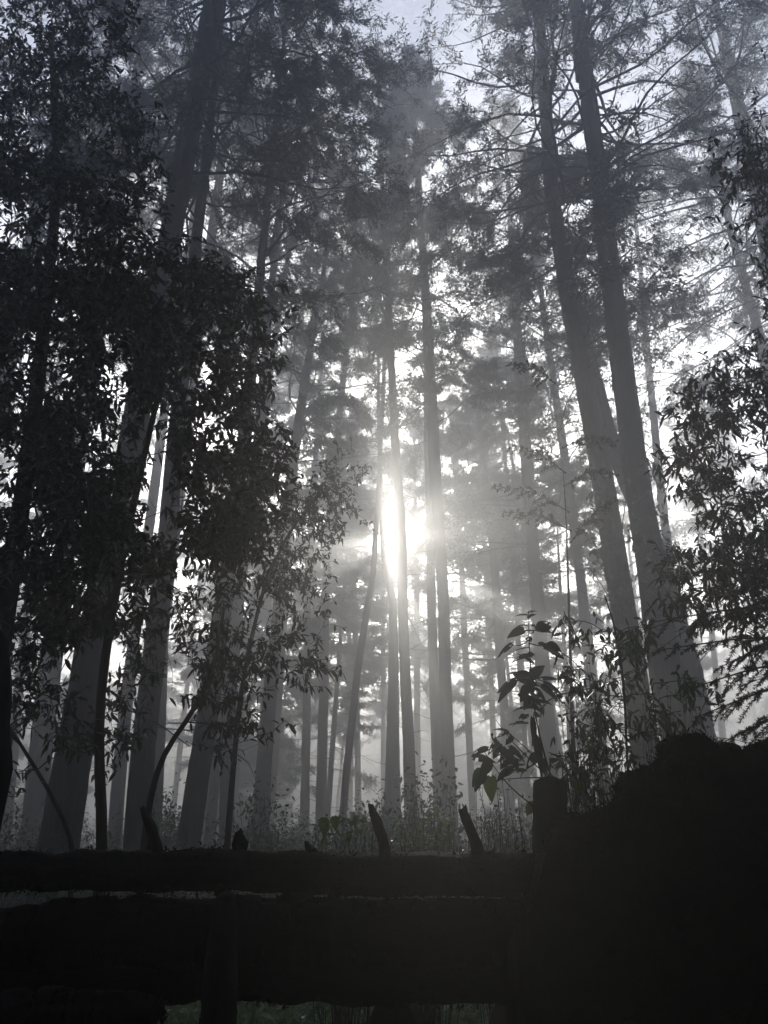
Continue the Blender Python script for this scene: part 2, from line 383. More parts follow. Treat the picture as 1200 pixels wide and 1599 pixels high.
# far trees: four crowns shared
def far_proto(seed, H=62, low=.3, nb=90, reach=8.4, tr=.46, grp='far conifers fading in the mist'):
    g = np.random.default_rng(seed)
    T = interp(np.array([[0, 0, -.3, tr], [g.normal(0, .2), 0, H * .35, tr * .8], [g.normal(0, .5), 0, H * .7, tr * .45], [g.normal(0, .4), 0, H, .02]]), 24)
    root = thing('conifer_tree', '', 'tree', (0, 0, 0), grp)
    tube(T[:, :3], T[:, 3], 9, .03, seed=seed).build('trunk', M['bark'], root, True)
    lim, fol = crown(T, H * low, g, nb, reach, leaf=.48, lw=.13, nl=34)
    lim.build('limbs', M['limb'], root); fol.build('crown', M['needle'], root)
    return root
protos = [far_proto(200 + i, low=.2 + .05 * i) for i in range(5)]
def dup(root, loc, rot, sc, label):
    r = root.copy(); COL.objects.link(r); r.location = loc; r.rotation_euler = rot; r.scale = (sc, sc, sc); r['label'] = label
    for ch in root.children:
        c = ch.copy(); COL.objects.link(c); c.parent = r
    return r
spots = []
gf = np.random.default_rng(77)
tries = 0
while len(spots) < 54 and tries < 9000:
    tries += 1
    y = gf.uniform(65, 220); x = gf.uniform(-.66, .66) * y
    if any((x - a) ** 2 + (y - b) ** 2 < (5.8 + (y - 65) * .02) ** 2 for a, b in spots): continue
    if abs(x - SUND[0] * y) < 5.6 and y < 185: continue
    spots.append((x, y))
LFAR = 'misty far conifer, one of many alike fading into the white haze'
for i, (x, y) in enumerate(spots):
    sc = gf.uniform(.68, 1.05); rot = (gf.normal(0, .035), gf.normal(0, .035), gf.uniform(0, 6.28))
    if i < len(protos):
        p = protos[i]; p.location = (x, y, 0); p.rotation_euler = rot; p.scale = (sc,) * 3; p['label'] = LFAR
    else: dup(protos[i % len(protos)], (x, y, 0), rot, sc, LFAR)

yp = [far_proto(260 + i, H=22, low=.05, nb=80, reach=4.0, tr=.18, grp='young conifers below the tall ones') for i in range(3)]
ys = []
while len(ys) < 18:
    y = gf.uniform(58, 150); x = gf.uniform(-.6, .6) * y
    if any((x - a) ** 2 + (y - b) ** 2 < 36 for a, b in ys): continue
    if abs(x - SUND[0] * y) < 2.4: continue
    ys.append((x, y))
for i, (x, y) in enumerate(ys):
    sc = gf.uniform(.45, 1.1); rot = (gf.normal(0, .03), gf.normal(0, .03), gf.uniform(0, 6.28)); lab = 'young conifer with boughs to the ground, dim in the mist, one of many alike'
    if i < 3:
        p = yp[i]; p.location = (x, y, 0); p.rotation_euler = rot; p.scale = (sc,) * 3; p['label'] = lab
    else: dup(yp[i % 3], (x, y, 0), rot, sc, lab)

# unseen conifers added behind and beside the camera to shade the foreground
gk = np.random.default_rng(404)
for i in range(40):
    a = R(gk.uniform(80, 280)); d = gk.uniform(9, 19)
    dup(yp[i % 3], (d * math.sin(a), d * math.cos(a), 0), (0, 0, gk.uniform(0, 6.28)), gk.uniform(.65, 1.05), lab)  # unseen shade tree, sharing the label of the young conifers in view
for i in range(10):
    a = R(80 + i * 20 + gk.uniform(-6, 6)); d = gk.uniform(9, 18)
    dup(protos[i % 5], (d * math.sin(a), d * math.cos(a), 0), (0, 0, gk.uniform(0, 6.28)), gk.uniform(.7, 1), LFAR)  # unseen shade tree close by, sharing the label of the far conifers

# ------------------------------------------------------------------ broadleaf trees
def in_poly(poly, n, g):
    """n random px points in a polygon"""
    P = np.array(poly, float); lo, hi = P.min(0), P.max(0); out = []
    while len(out) < n:
        c = g.uniform(lo, hi, (n * 2, 2)); x, y = c[:, 0], c[:, 1]; ins = np.zeros(len(c), bool)
        for i in range(len(P)):
            (x1, y1), (x2, y2) = P[i - 1], P[i]
            ins ^= ((y1 > y) != (y2 > y)) & (x < (x2 - x1) * (y - y1) / (y2 - y1 + 1e-9) + x1)
        out += list(c[ins])
    return np.array(out[:n])

def leafy_tree(name, label, cat, stem, stem_r, tips, g, leaf=.12, wid=.032, nleaf=9, group=None, mat='laurel', bark='bark',
               twig_r=.004, hang=.45, spread=.26, minseg=.35, seg_share=True):
    """stem: (n,3) polyline from the ground; tips: (m,3) ends of twigs that carry whorls of leaves"""
    stem = interp(np.asarray(stem, float), 24)
    root = thing(name, label, cat, (stem[0, 0], stem[0, 1], 0), group); off = (stem[0, 0], stem[0, 1], 0)
    sr = np.linspace(stem_r, stem_r * .35, len(stem))
    tube(stem, sr, 10, .06, seed=int(g.integers(999))).build('trunk', M[bark], root, True, off)
    # grow branches: tips join the nearest earlier node, starting from the stem
    nodes = [p for p in stem[6:]]; nrad = [r * .6 for r in sr[6:]]
    d0 = np.min(np.linalg.norm(tips[:, None] - stem[None, 6:], axis=2), 1)
    order = np.argsort(d0); br = Acc()
    PP, RR = [], []
    for i in order:
        t = tips[i]; NA = np.array(nodes); dd = np.linalg.norm(NA - t, axis=1) + .35 * np.maximum(0, NA[:, 2] - t[2]) 
        j = int(np.argmin(dd)); a = NA[j]; L = np.linalg.norm(t - a)
        u = np.linspace(0, 1, 5)[:, None]
        mid = g.normal(0, .10, 3) * L; mid[2] += .08 * L
        P = a + (t - a) * u + mid * (4 * u * (1 - u)) * .6
        r0 = min(nrad[j], .004 + L * .012); r1 = max(twig_r * .7, r0 * .5)
        PP.append(P); RR.append(np.linspace(r0, r1, 5))
        if L > minseg:
            nodes += [P[2], P[3]]; nrad += [r0 * .75, r0 * .6]
        nodes.append(P[4]); nrad.append(r1)
    PP = np.array(PP); br.merge(tubes(PP, np.array(RR), 4))
    br.build('limbs', M[bark], root, False, off)
    # whorls of leaves
    m = len(PP); k = nleaf
    tipd = nrm(PP[:, 4] - PP[:, 3])
    C = np.repeat(PP[:, 4], k, 0) - np.repeat(tipd, k, 0) * g.uniform(0, spread, (m * k, 1))
    D = np.repeat(tipd, k, 0) * .6 + g.normal(0, .7, (m * k, 3)); D[:, 2] -= hang * g.uniform(0, 1.3, m * k)
    keep = g.uniform(0, 1, m * k) < .9
    C, D = C[keep], D[keep]; N = len(C)
    fo = leaves(C, D, leaf * g.uniform(.45, 1.3, N), wid * g.uniform(.7, 1.25, N), g)
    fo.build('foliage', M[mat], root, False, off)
    return root

def tips_in(poly, n, y0, y1, g, clump=0):
    c = in_poly(poly, n, g)
    Y = g.uniform(y0, y1, n)
    if clump:
        cc = in_poly(poly, clump, g); cY = g.uniform(y0, y1, clump)
        k = g.integers(0, clump, n); s = g.uniform(0, 1, n) < .7
        c[s] = cc[k[s]] + g.normal(0, 22, (s.sum(), 2)); Y[s] = cY[k[s]] + g.normal(0, .25, s.sum())
    return np.array([at(a, b, y) for (a, b), y in zip(c, Y)])

g = np.random.default_rng(5)
# left wall of leaves: tree A (nearest, dense)
polyA = [(-80,200),(150,260),(235,300),(250,420),(235,560),(215,700),(230,800),(190,900),(120,930),(60,900),(-80,960)]
tA = tips_in(polyA, 3200, 4.4, 7.2, g, 60)
polyA2 = [(-60,-60),(160,-60),(215,60),(225,200),(260,300),(200,360),(-60,300)]
tA2 = tips_in(polyA2, 1500, 5.5, 8.5, g, 40)
leafy_tree('laurel_tree', 'nearest dense leafy tree filling the left side with dark narrow leaves', 'tree',
   [at(-60,1500,6.0) * [1, 1, 0], at(-30,1200,6.0), at(20,900,5.9), at(60,600,5.8), at(90,300,6.3), at(80,60,7)], .09, np.vstack([tA, tA2]), g,
   leaf=.095, wid=.031, nleaf=10, group='broadleaf trees on the left')
# tree B: mid boughs reaching right to x 460
polyB = [(240,330),(300,400),(400,440),(440,500),(425,560),(400,600),(455,660),(465,740),(450,800),(410,870),(350,880),(290,830),(270,640),(215,640),(200,450)]
tB = tips_in(polyB, 1200, 5.6, 7.6, g, 90)
polyB2 = [(60,850),(240,840),(280,900),(250,960),(140,1000),(60,1040),(-20,1000),(-20,860)]
tB2 = tips_in(polyB2, 420, 5.6, 7.5, g, 20)
leafy_tree('laurel_tree', 'leafy tree with boughs reaching towards the misty centre at mid height', 'tree',
   [at(165,1420,6.8) * [1, 1, 0], at(163,1330,6.8), at(150,1130,6.8), at(175,950,6.7), at(215,760,6.6), at(260,560,6.5), at(300,430,6.5)], .055, np.vstack([tB, tB2]), g,
   leaf=.115, wid=.037, nleaf=10, group='broadleaf trees on the left')
# tree C: lower boughs from the foot of the swollen trunk
polyC = [(300,890),(380,860),(440,930),(500,980),(522,1055),(490,1080),(440,1030),(400,1080),(420,1150),(380,1210),(330,1200),(300,1060),(260,1010),(270,900)]
tC = tips_in(polyC, 400, 7.0, 8.6, g, 50)
leafy_tree('laurel_tree', 'open leafy tree whose crooked boughs cross the slanting leafy trunk low down', 'tree',
   [at(228,1430,7.6) * [1, 1, 0], at(230,1260,7.6), at(255,1170,7.6), at(300,1120,7.7), at(335,1040,7.7), at(350,950,7.8)], .045, tC, g,
   leaf=.10, wid=.030, nleaf=8, group='broadleaf trees on the left', hang=.7)
# tree D: finer leaved bough towards the sun
polyD = [(450,760),(500,720),(550,700),(580,720),(560,770),(545,830),(500,870),(480,930),(440,960),(420,880)]
tD = tips_in(polyD, 400, 9.5, 11.5, g, 26)
leafy_tree('laurel_tree', 'small fine-leaved tree reaching out just left of the sun glow', 'tree',
   [at(352,1400,10.5) * [1, 1, 0], at(360,1250,10.5), at(375,1080,10.5), at(410,920,10.5), at(450,830,10.5), at(500,770,10.5)], .05, tD, g,
   leaf=.10, wid=.03, nleaf=9, group='broadleaf trees on the left')
# tree E: bushy stems at lower left
polyE = [(-40,1000),(60,1010),(110,1060),(130,1150),(100,1180),(60,1190),(20,1260),(-40,1260)]
tE = tips_in(polyE, 200, 6.5, 8.5, g, 12)
polyE2 = [(140,1020),(240,1000),(260,1080),(200,1180),(160,1280),(130,1250),(165,1120)]
tE2 = tips_in(polyE2, 110, 7.5, 9.5, g, 10)
leafy_tree('laurel_tree', 'thin half-bare leafy tree at the lower left with twiggy arching boughs', 'tree',
   [at(120,1440,8) * [1, 1, 0], at(118,1320,8), at(80,1240,8), at(30,1160,7.6), at(-20,1080,7.4)], .035, np.vstack([tE, tE2]), g,
   leaf=.12, wid=.033, nleaf=6, group='broadleaf trees on the left')
# right side
polyR = [(1060,640),(1110,590),(1170,570),(1260,560),(1260,1060),(1150,1050),(1100,980),(1030,950),(1020,890),(1080,840),(1060,760),(1040,700)]
tR = tips_in(polyR, 900, 5.8, 8.0, g, 50)
polyR2 = [(1150,130),(1260,90),(1260,560),(1190,520),(1180,400),(1150,330),(1100,300),(1130,220)]
tR2 = tips_in(polyR2, 330, 6.2, 8.2, g, 24)
leafy_tree('laurel_tree', 'dense leafy tree at the right edge with hanging narrow leaves', 'tree',
   [at(1290,1450,7) * [1, 1, 0], at(1280,1150,7), at(1240,850,6.9), at(1230,600,6.9), at(1240,300,7), at(1220,150,7)], .07, np.vstack([tR, tR2]), g,
   leaf=.115, wid=.030, nleaf=9, group='broadleaf trees on the right', hang=.8)
polyR3 = [(860,960),(920,980),(960,1010),(990,960),(1050,1000),(1090,1080),(1100,1180),(1020,1200),(960,1180),(930,1240),(880,1260),(850,1200),(900,1120),(880,1040)]
tR3 = tips_in(polyR3, 190, 4.6, 6.2, g, 22)
leafy_tree('sapling', 'slender forked sapling with drooping leaves behind the fence post', 'sapling',
   [at(985,1420,5) * [1, 1, 0], at(980,1200,5), at(976,1080,5), at(968,1000,5), at(945,930,5)], .014, tR3, g,
   leaf=.085, wid=.024, nleaf=7, hang=.9, mat='shrub')
# climbing leaves on the two big slanting trunks
for (poly, n, Y, lab) in [([(915,760),(950,740),(985,900),(990,1000),(950,1000),(925,880)], 110, 13.1 * KT, 'hanging leafy creeper on the left big slanting trunk'),
                          ([(975,740),(1020,700),(1060,860),(1060,960),(1010,940),(985,860)], 120, 12.1 * KT, 'hanging leafy creeper on the right big slanting trunk')]:
    tt = tips_in(poly, n, Y - .2, Y + .2, g)
    c = np.array(poly, float).mean(0)
    leafy_tree('creeper', lab, 'creeper', [at(c[0] + 55, 1330, Y) * [1, 1, 0], at(c[0] + 40, 1150, Y), at(c[0] + 10, 950, Y), at(c[0] - 5, 760, Y)], .02, tt, g,
       leaf=.27, wid=.085, nleaf=6, hang=1.3, mat='laurel')

# ------------------------------------------------------------------ near fir boughs at the right, hanging bough in the centre
def fir_bough_tree(name, label, stem, tips_pts, Y0, g, leaf=.03, group=None, lw=.006, dens=700):
    stem = interp(np.array(stem), 20)
    root = thing(name, label, 'tree', (stem[0, 0], stem[0, 1], 0), group); off = (stem[0, 0], stem[0, 1], 0)
    tube(stem, np.linspace(.05, .008, 20), 10, .05).build('trunk', M['bark'], root, True, off)
    lim = Acc(); fol = Acc()
    for (ax, ay), (bx, by), yy in tips_pts:
        P = interp(np.array([at(ax, ay, Y0), at((ax + bx) / 2, (ay + by) / 2 - 12, (Y0 + yy) / 2), at(bx, by, yy)]), 12)
        lim.merge(tube(P, np.linspace(.012, .003, 12), 5))
        for k in range(2, 12):
            for s in (-1, 1):
                d = nrm(P[k] - P[k - 1]); L = .34 * (1.15 - k / 12) * g.uniform(.7, 1.2)
                sd = nrm(d * .8 + np.array([0, s * .9, g.normal(-.15, .2)]) + g.normal(0, .25, 3))
                q = P[k] + sd * np.linspace(0, L, 5)[:, None]; q[:, 2] -= np.linspace(0, 1, 5) ** 2 * L * .25
                lim.merge(tube(q, np.linspace(.004, .0015, 5), 3, cap=False))
                n = int(dens * L); u = g.uniform(0, 4, n); kk = np.clip(u.astype(int), 0, 3)
                C = q[kk] + (q[kk + 1] - q[kk]) * (u - kk)[:, None]
                D = sd * .7 + g.normal(0, .55, (n, 3))
                fol.merge(blades(C, D, leaf * g.uniform(.7, 1.2, n), np.full(n, lw), g))
        n = 60; kk = g.integers(0, 11, n)
        fol.merge(blades(P[kk], nrm(P[-1] - P[0]) * .7 + g.normal(0, .55, (n, 3)), np.full(n, leaf), np.full(n, lw), g))
    lim.build('limbs', M['limb'], root, False, off); fol.build('crown', M['needle'], root, False, off)
    return root
fir_bough_tree('fir_tree', 'near fir tree at the right edge with flat drooping needle boughs above the mossy bank',
   [at(1330,1400,5.5) * [1, 1, 0], at(1320,1150,5.5), at(1300,900,5.5), at(1290,750,5.5)],
   [((1300,920),(1100,975),5.0), ((1300,950),(1020,972),4.9), ((1300,1000),(1035,1015),4.8), ((1300,1030),(1080,1075),5.2), ((1300,1060),(1090,1120),4.9),
    ((1300,1100),(1130,1160),5.0), ((1300,980),(1130,1040),5.8), ((1300,1120),(1170,1170),5.4), ((1300,860),(1150,920),5.6)], 5.5, g)
fir_bough_tree('fir_tree', 'young fir among the mist whose thin boughs cross right of the central pair',
   [at(905,1400,13) * [1, 1, 0], at(895,1150,13), at(889,950,13), at(884,790,13), at(880,735,13)],
   [((890,800),(775,760),12.5), ((893,830),(790,800),12.6), ((885,740),(800,700),12.8), ((890,850),(960,780),12.6), ((868,600),(800,570),12.8), ((880,760),(960,740),13.2),
    ((878,700),(960,690),12.5)], 13, g, leaf=.07, lw=.014, dens=300)

# ------------------------------------------------------------------ fence of logs
def log(name, label, prof, Y, rough, seed, mat='wet_wood', cat='log', group=None):
    """prof: (px, py_centre, radius_px)"""
    W = []
    for px, py, r in prof:
        p = at(px, py, Y); W.append([*p, r * perpx(px, py, Y)])
    W = interp(np.array(W), 320)
    gg = np.random.default_rng(seed)
    W[:, 2] += np.convolve(gg.normal(0, .014, 328), np.ones(9) / 9, 'valid')
    for _ in range(26):      # knots and swellings
        c_ = gg.integers(5, 315); W[:, 3] *= 1 + gg.uniform(-.07, .12) * np.exp(-((np.arange(320) - c_) / gg.uniform(1.5, 6)) ** 2)
    root = thing(name, label, cat, (W[0, 0], Y, 0), group); off = (W[0, 0], Y, 0)
    tube(W[:, :3], W[:, 3], 28, rough, seed=seed).build('body', M[mat], root, True, off)
    V = np.concatenate(tube(W[:, :3], W[:, 3], 28, rough, seed=seed).v)[:-2]
    nm = 5200; k_ = gg.integers(0, len(V), nm); cen = np.repeat(W[:, :3], 28, 0)[k_]
    ctr = nrm(V[k_] - cen); clump = np.sin(V[k_][:, 0] * 9 + seed) + np.sin(V[k_][:, 0] * 23 + 2 * seed) > .1
    C = V[k_][clump] + gg.normal(0, .006, (clump.sum(), 3)); n_ = len(C)
    blades(C, ctr[clump] + gg.normal(0, .8, (n_, 3)) + [0, 0, -.3], gg.uniform(.008, .034, n_), gg.uniform(.003, .010, n_), gg).build('moss', M['moss'], root, False, off)
    return root, off
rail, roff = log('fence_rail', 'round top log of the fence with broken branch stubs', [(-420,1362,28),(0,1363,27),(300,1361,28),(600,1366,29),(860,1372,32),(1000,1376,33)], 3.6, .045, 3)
def stub(pts, ragged=.12, seed=0, Y=3.6):
    P = interp(np.array([[*at(x, y, Y), r * perpx(x, y, Y)] for x, y, r in pts]), 10)
    gg = np.random.default_rng(seed)
    a = tube(P[:, :3], P[:, 3], 9, ragged, seed=seed)
    # splintered end
    V = np.concatenate(a.v); e = 9 * 9; V[e:e + 9, 2] += gg.uniform(-.006, .014, 9); a.v = [V]
    return a.build('branch_stub', M['wet_wood'], rail, False, roff)
stub([(246,1345,13),(242,1315,10),(234,1290,8),(222,1264,4)], .18, 1)
stub([(255,1345,11),(275,1334,7),(300,1331,4),(320,1332,2)], .2, 2)
stub([(374,1345,12),(374,1318,11),(373,1306,9),(376,1297,3)], .22, 3)
stub([(486,1345,9),(486,1330,8),(479,1317,3)], .25, 4)
stub([(602,1345,10),(600,1318,9),(590,1288,8),(579,1258,5)], .1, 5)
stub([(748,1345,11),(745,1320,9),(733,1290,8),(722,1264,7)], .08, 6)
stub([(745,1345,8),(760,1334,6),(773,1333,4)], .2, 7)
stub([(350,1385,14),(348,1396,13),(352,1410,9)], .25, 8)
stub([(455,1385,22),(465,1400,24),(470,1415,20)], .2, 9)
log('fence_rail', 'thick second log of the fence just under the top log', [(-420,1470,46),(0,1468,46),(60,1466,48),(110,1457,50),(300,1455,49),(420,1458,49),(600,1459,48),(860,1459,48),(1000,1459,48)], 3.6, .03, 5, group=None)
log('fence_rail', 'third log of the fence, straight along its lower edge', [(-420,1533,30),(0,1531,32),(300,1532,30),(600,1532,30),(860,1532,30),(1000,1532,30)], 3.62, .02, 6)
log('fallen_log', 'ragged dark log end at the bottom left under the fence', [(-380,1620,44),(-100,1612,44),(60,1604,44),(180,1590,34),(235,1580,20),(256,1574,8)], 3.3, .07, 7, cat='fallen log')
def post(label, pts, Y, seed, sides=14):
    W = interp(np.array([[*at(x, y, Y), r * perpx(x, y, Y)] for x, y, r in pts]), 30)
    b = W[0].copy(); b[2] = -.1; W = np.vstack([b, W])
    root = thing('fence_post', label, 'fence post', (W[0, 0], Y, 0), 'posts of the log fence'); off = (W[0, 0], Y, 0)
    a = tube(W[:, :3], W[:, 3], sides, .04, seed=seed)
    V = np.concatenate(a.v); gg = np.random.default_rng(seed); V[-1, 2] += .02
    e = (len(W) - 1) * sides; V[e:e + sides, 2] += gg.uniform(-.008, .004, sides) - .12 * np.abs(V[e:e + sides, 0] - V[-1, 0]) ; a.v = [V]
    a.build('body', M['post'], root, True, off)
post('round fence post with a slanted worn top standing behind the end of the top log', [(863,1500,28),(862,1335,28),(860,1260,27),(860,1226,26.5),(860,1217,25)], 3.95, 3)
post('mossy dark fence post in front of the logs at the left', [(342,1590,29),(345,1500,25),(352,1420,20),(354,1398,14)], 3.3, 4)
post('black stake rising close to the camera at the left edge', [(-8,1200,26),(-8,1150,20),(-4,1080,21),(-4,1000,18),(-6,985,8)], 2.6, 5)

# ------------------------------------------------------------------ mossy bank
outline = [(800,1480),(835,1420),(849,1340),(872,1296),(905,1282),(940,1270),(966,1248),(972,1216),(1008,1208),(1034,1192),(1042,1170),(1090,1164),(1150,1178),(1230,1172),(1330,1180),(1480,1200)]
ob = np.array([at(x, y, 3.3) for x, y in outline])
bx = np.linspace(ob[0, 0] - .35, ob[-1, 0], 300); hz = np.interp(bx, ob[:, 0], ob[:, 2])
hz[bx < ob[0, 0]] = 0.35
by = np.concatenate([np.linspace(2.6, 3.8, 90), np.linspace(3.85, 6, 30)])
BX, BY = np.meshgrid(bx, by)
front = np.clip((BY - 3.02) / .22, 0, 1) ** .35; back = np.clip((6.0 - BY) / 2.4, 0, 1) ** .6
fall = np.where(BY < 3.3, front, np.minimum(1, back))
BZ = hz[None] * fall * np.where(BY > 3.3, 1 - .2 * (BY - 3.3), 1)
gb = np.random.default_rng(8)
def vnoise(X, Y, s, seed):
    q = np.random.default_rng(seed); out = 0
    for k in range(5):
        a = q.uniform(0, 6.28, 3); out = out + np.sin(X * s * math.cos(a[0]) + Y * s * math.sin(a[0]) + a[1]) * np.sin(X * s * .8 * math.sin(a[2]) - Y * s * math.cos(a[2]) + a[0])
    return out / 5
BZ += (.02 * vnoise(BX, BY, 9, 1) + .022 * vnoise(BX, BY, 23, 2)) * np.minimum(1, BZ)
BUMP = np.zeros_like(BZ)
for _ in range(700):
    cx, cyy, s, hh = gb.uniform(bx[0], bx[-1]), gb.uniform(2.8, 4.4), gb.uniform(.02, .10), gb.uniform(.3, .6)
    BUMP = np.maximum(BUMP, hh * s * np.clip(1 - ((BX - cx) ** 2 + (BY - cyy) ** 2) / s ** 2, 0, 1) ** .6)
BZ += BUMP
BZ += gb.normal(0, .004, BZ.shape); BYo = .02 * vnoise(BX, BZ, 40, 14) + .012 * vnoise(BX, BZ, 90, 15)
BZ = np.where((BY < 2.66) | (BY > 5.9), -.1, BZ)
BYd = BY + .05 * vnoise(BX, BZ, 14, 4) + BYo
nxb, nyb = len(bx), len(by)
ii = (np.arange(nyb - 1)[:, None] * nxb + np.arange(nxb - 1)[None]).ravel()
bank = thing('mossy_bank', 'dark mossy earth bank with crumbling stepped edge at the right end of the fence', 'bank', (2, 3.3, 0))
Acc().add(np.stack([BX, BYd, BZ], -1), np.stack([ii, ii + 1, ii + nxb + 1, ii + nxb], 1)).build('earth', M['moss'], bank, True, (2, 3.3, 0))
for k_ in range(34):
    i_ = int(gb.integers(40, 290)); j_ = int(gb.integers(26, 60)); c_ = np.array([BX[j_, i_], BYd[j_, i_], BZ[j_, i_]]); r_ = gb.uniform(.012, .04)
    u_, v_ = np.meshgrid(np.linspace(0, 2 * np.pi, 9)[:-1], np.linspace(.1, np.pi - .1, 6)); q_ = r_ * (1 + gb.normal(0, .16, u_.shape))
    X_ = c_ + np.stack([q_ * np.sin(v_) * np.cos(u_) * 1.4, q_ * np.sin(v_) * np.sin(u_), q_ * np.cos(v_) * .8], -1)
    a_ = np.arange(5)[:, None] * 8; b_ = np.arange(8)[None]; c2 = (b_ + 1) % 8
    Acc().add(X_.reshape(-1, 3), np.stack([a_ + b_, a_ + 8 + b_, a_ + 8 + c2, a_ + c2], -1).reshape(-1, 4)).build('clod', M['moss'], bank, False, (2, 3.3, 0))
# moss tufts along the edge
n = 9000; k = gb.integers(0, len(bx), n); jy = gb.integers(10, 100, n)
jy[:5000] = gb.integers(28, 62, 5000)
C = np.stack([BX[jy, k], BYd[jy, k], BZ[jy, k] - .004], 1) + gb.normal(0, .01, (n, 3)) * [1, 1, .3]
D = gb.normal(0, .6, (n, 3)) + [0, 0, .8]
blades(C, D, gb.uniform(.008, .036, n), gb.uniform(.003, .007, n), gb).build('moss', M['moss'], bank, False, (2, 3.3, 0))
st = at(620, 1600, 3.9); 
# small stone in the gap
a = Acc(); th = np.linspace(0, 2 * np.pi, 20, endpoint=False); ph = np.linspace(0.05, np.pi - .05, 12)
TH, PH = np.meshgrid(th, ph); rr = 1 + .12 * vnoise(TH * 2, PH * 2, 2, 9)
V = np.stack([np.sin(PH) * np.cos(TH) * .26 * rr, np.sin(PH) * np.sin(TH) * .2 * rr, np.cos(PH) * 1.06 * rr], -1)
ii = (np.arange(11)[:, None] * 20 + np.arange(20)[None]); jj = (np.arange(11)[:, None] * 20 + (np.arange(20)[None] + 1) % 20)
a.add(V, np.stack([ii, jj, jj + 20, ii + 20], -1).reshape(-1, 4))
s_ = a.build('tree_stump', M['moss'], None, True); s_.location = (at(615, 1600, 4.6)[0], 4.6, -.15)
tag(s_, 'low rounded mossy stump seen under the logs', 'stump')

# ------------------------------------------------------------------ plants at the fence
def heart(C, D, L, W, g, mat, name, parent, off, tilt=None, holes=0):
    """broad heart-shaped leaf, several cross sections"""
    a = Acc()
    ts = np.array([0, .08, .2, .38, .58, .78, .92, 1]); ws = np.array([.25, .72, .95, 1, .82, .48, .18, 0])
    for c, d, l, w in zip(C, D, L, W):
        d = nrm(d); up = nrm(g.normal(0, .35, 3) + [0, -.9, .45]); s = nrm(np.cross(d, up)); u = np.cross(s, d)
        bend = g.uniform(.1, .45); cols = np.array([-1, -.5, 0, .5, 1])
        V = np.array([[c + d * l * t + np.array([0, 0, -bend * l * t * t]) + s * (w * .5 * wd * q) + u * (abs(q) * w * wd * .12) - d * (.1 * l * abs(q) * (1 - t) ** 3) for q in cols] for t, wd in zip(ts, ws)])
        q = []
        for i in range(7):
            for j in range(4):
                if 0 < i < 5 and g.uniform() < holes: continue
                q.append([i * 5 + j, i * 5 + j + 1, (i + 1) * 5 + j + 1, (i + 1) * 5 + j])
        a.add(V.reshape(-1, 3), q)
    return a.build(name, M[mat], parent, True, off)

gp = np.random.default_rng(21)
YP = 4.15
def pl(x, y, dy=0): return at(x, y, YP + dy)
sroot = pl(868, 1230)
plant = thing('leafy_plant', 'tall leggy plant with broad torn leaves growing above the round fence post', 'plant', (sroot[0], sroot[1], 0))
poff = (sroot[0], sroot[1], 0)
stm = Acc()
stm.merge(tube(interp(np.array([[sroot[0], sroot[1], 0], sroot, pl(848,1175), pl(834,1110), pl(829,1050), pl(826,1000), pl(826,955)]), 30), np.linspace(.012, .0022, 30), 6))
side = [((868,1225),(800,1160),(775,1125)), ((862,1215),(820,1215),(782,1218)), ((840,1265),(790,1225),(755,1172)), ((860,1215),(835,1180),(792,1143)), ((826,1062),(812,1062),(790,1068)), ((829,1064),(850,1070),(868,1080)), ((826,1000),(812,1010),(800,1008)), ((826,1005),(845,1010),(856,1008)), ((826,985),(812,985),(805,982)), ((826,985),(840,985),(842,980))]
for s in side:
    stm.merge(tube(interp(np.array([pl(*p, gp.normal(0, .05)) for p in s]), 8), np.linspace(.004, .0015, 8), 4))
stm.build('stem', M['limb'], plant, False, poff)
# (base px, tip px, width px)
LF = [((826,962),(804,958),9),((826,958),(842,948),6),((828,963),(838,957),6),((845,985),(858,962),20),((838,984),(862,980),16),((818,985),(792,988),15),((824,978),(806,975),6),
      ((856,1008),(880,1022),18),((850,1012),(878,1018),14),((800,1006),(777,1022),7),((842,1006),(862,1004),6),((826,1022),(836,1020),7),((822,1024),(814,1022),6),
      ((829,1062),(800,1042),20),((831,1060),(850,1034),20),((830,1062),(828,1076),15),((808,1052),(790,1050),7),((804,1064),(773,1088),13),((806,1062),(775,1080),10),((842,1062),(872,1058),10),
      ((850,1068),(890,1088),16),((846,1072),(872,1086),12),((828,1075),(812,1088),18),((830,1080),(852,1092),20),((824,1088),(808,1080),14),((828,1090),(846,1104),16),((830,1094),(818,1104),18),
      ((842,1096),(862,1094),7),((834,1116),(845,1118),8),((826,1118),(816,1120),6),
      ((793,1143),(768,1132),7),((795,1146),(776,1148),10),((800,1150),(790,1160),10),((812,1128),(800,1132),5),((780,1162),(762,1172),18),((785,1166),(770,1178),20),((800,1172),(782,1190),22),((762,1170),(736,1172),9),
      ((766,1190),(748,1206),16),((756,1206),(738,1222),20),((752,1210),(742,1232),14),((800,1200),(778,1212),12),((792,1204),(776,1214),9),((842,1180),(822,1192),16),((846,1186),(850,1204),14),
      ((820,1205),(812,1212),12),((822,1180),(810,1186),11),((860,1190),(872,1182),8),((868,1200),(878,1196),7)]
dj = gp.normal(0, .06, len(LF)); LF += [((826 + gp.normal(0, 5), y_), (826 + gp.normal(0, 16), y_ + gp.normal(2, 7)), gp.uniform(4, 9)) for y_ in np.linspace(965, 1130, 15)]
LF += [((800 + gp.normal(0, 22), 1185 + gp.normal(0, 18)), (795 + gp.normal(0, 24), 1192 + gp.normal(0, 16)), gp.uniform(5, 11)) for _ in range(16)]
LF = [(b, (b[0] + (t[0] - b[0]) * min(1, 34 / max(1, math.hypot(t[0] - b[0], t[1] - b[1]))), b[1] + (t[1] - b[1]) * min(1, 34 / max(1, math.hypot(t[0] - b[0], t[1] - b[1])))), w) for b, t, w in LF]
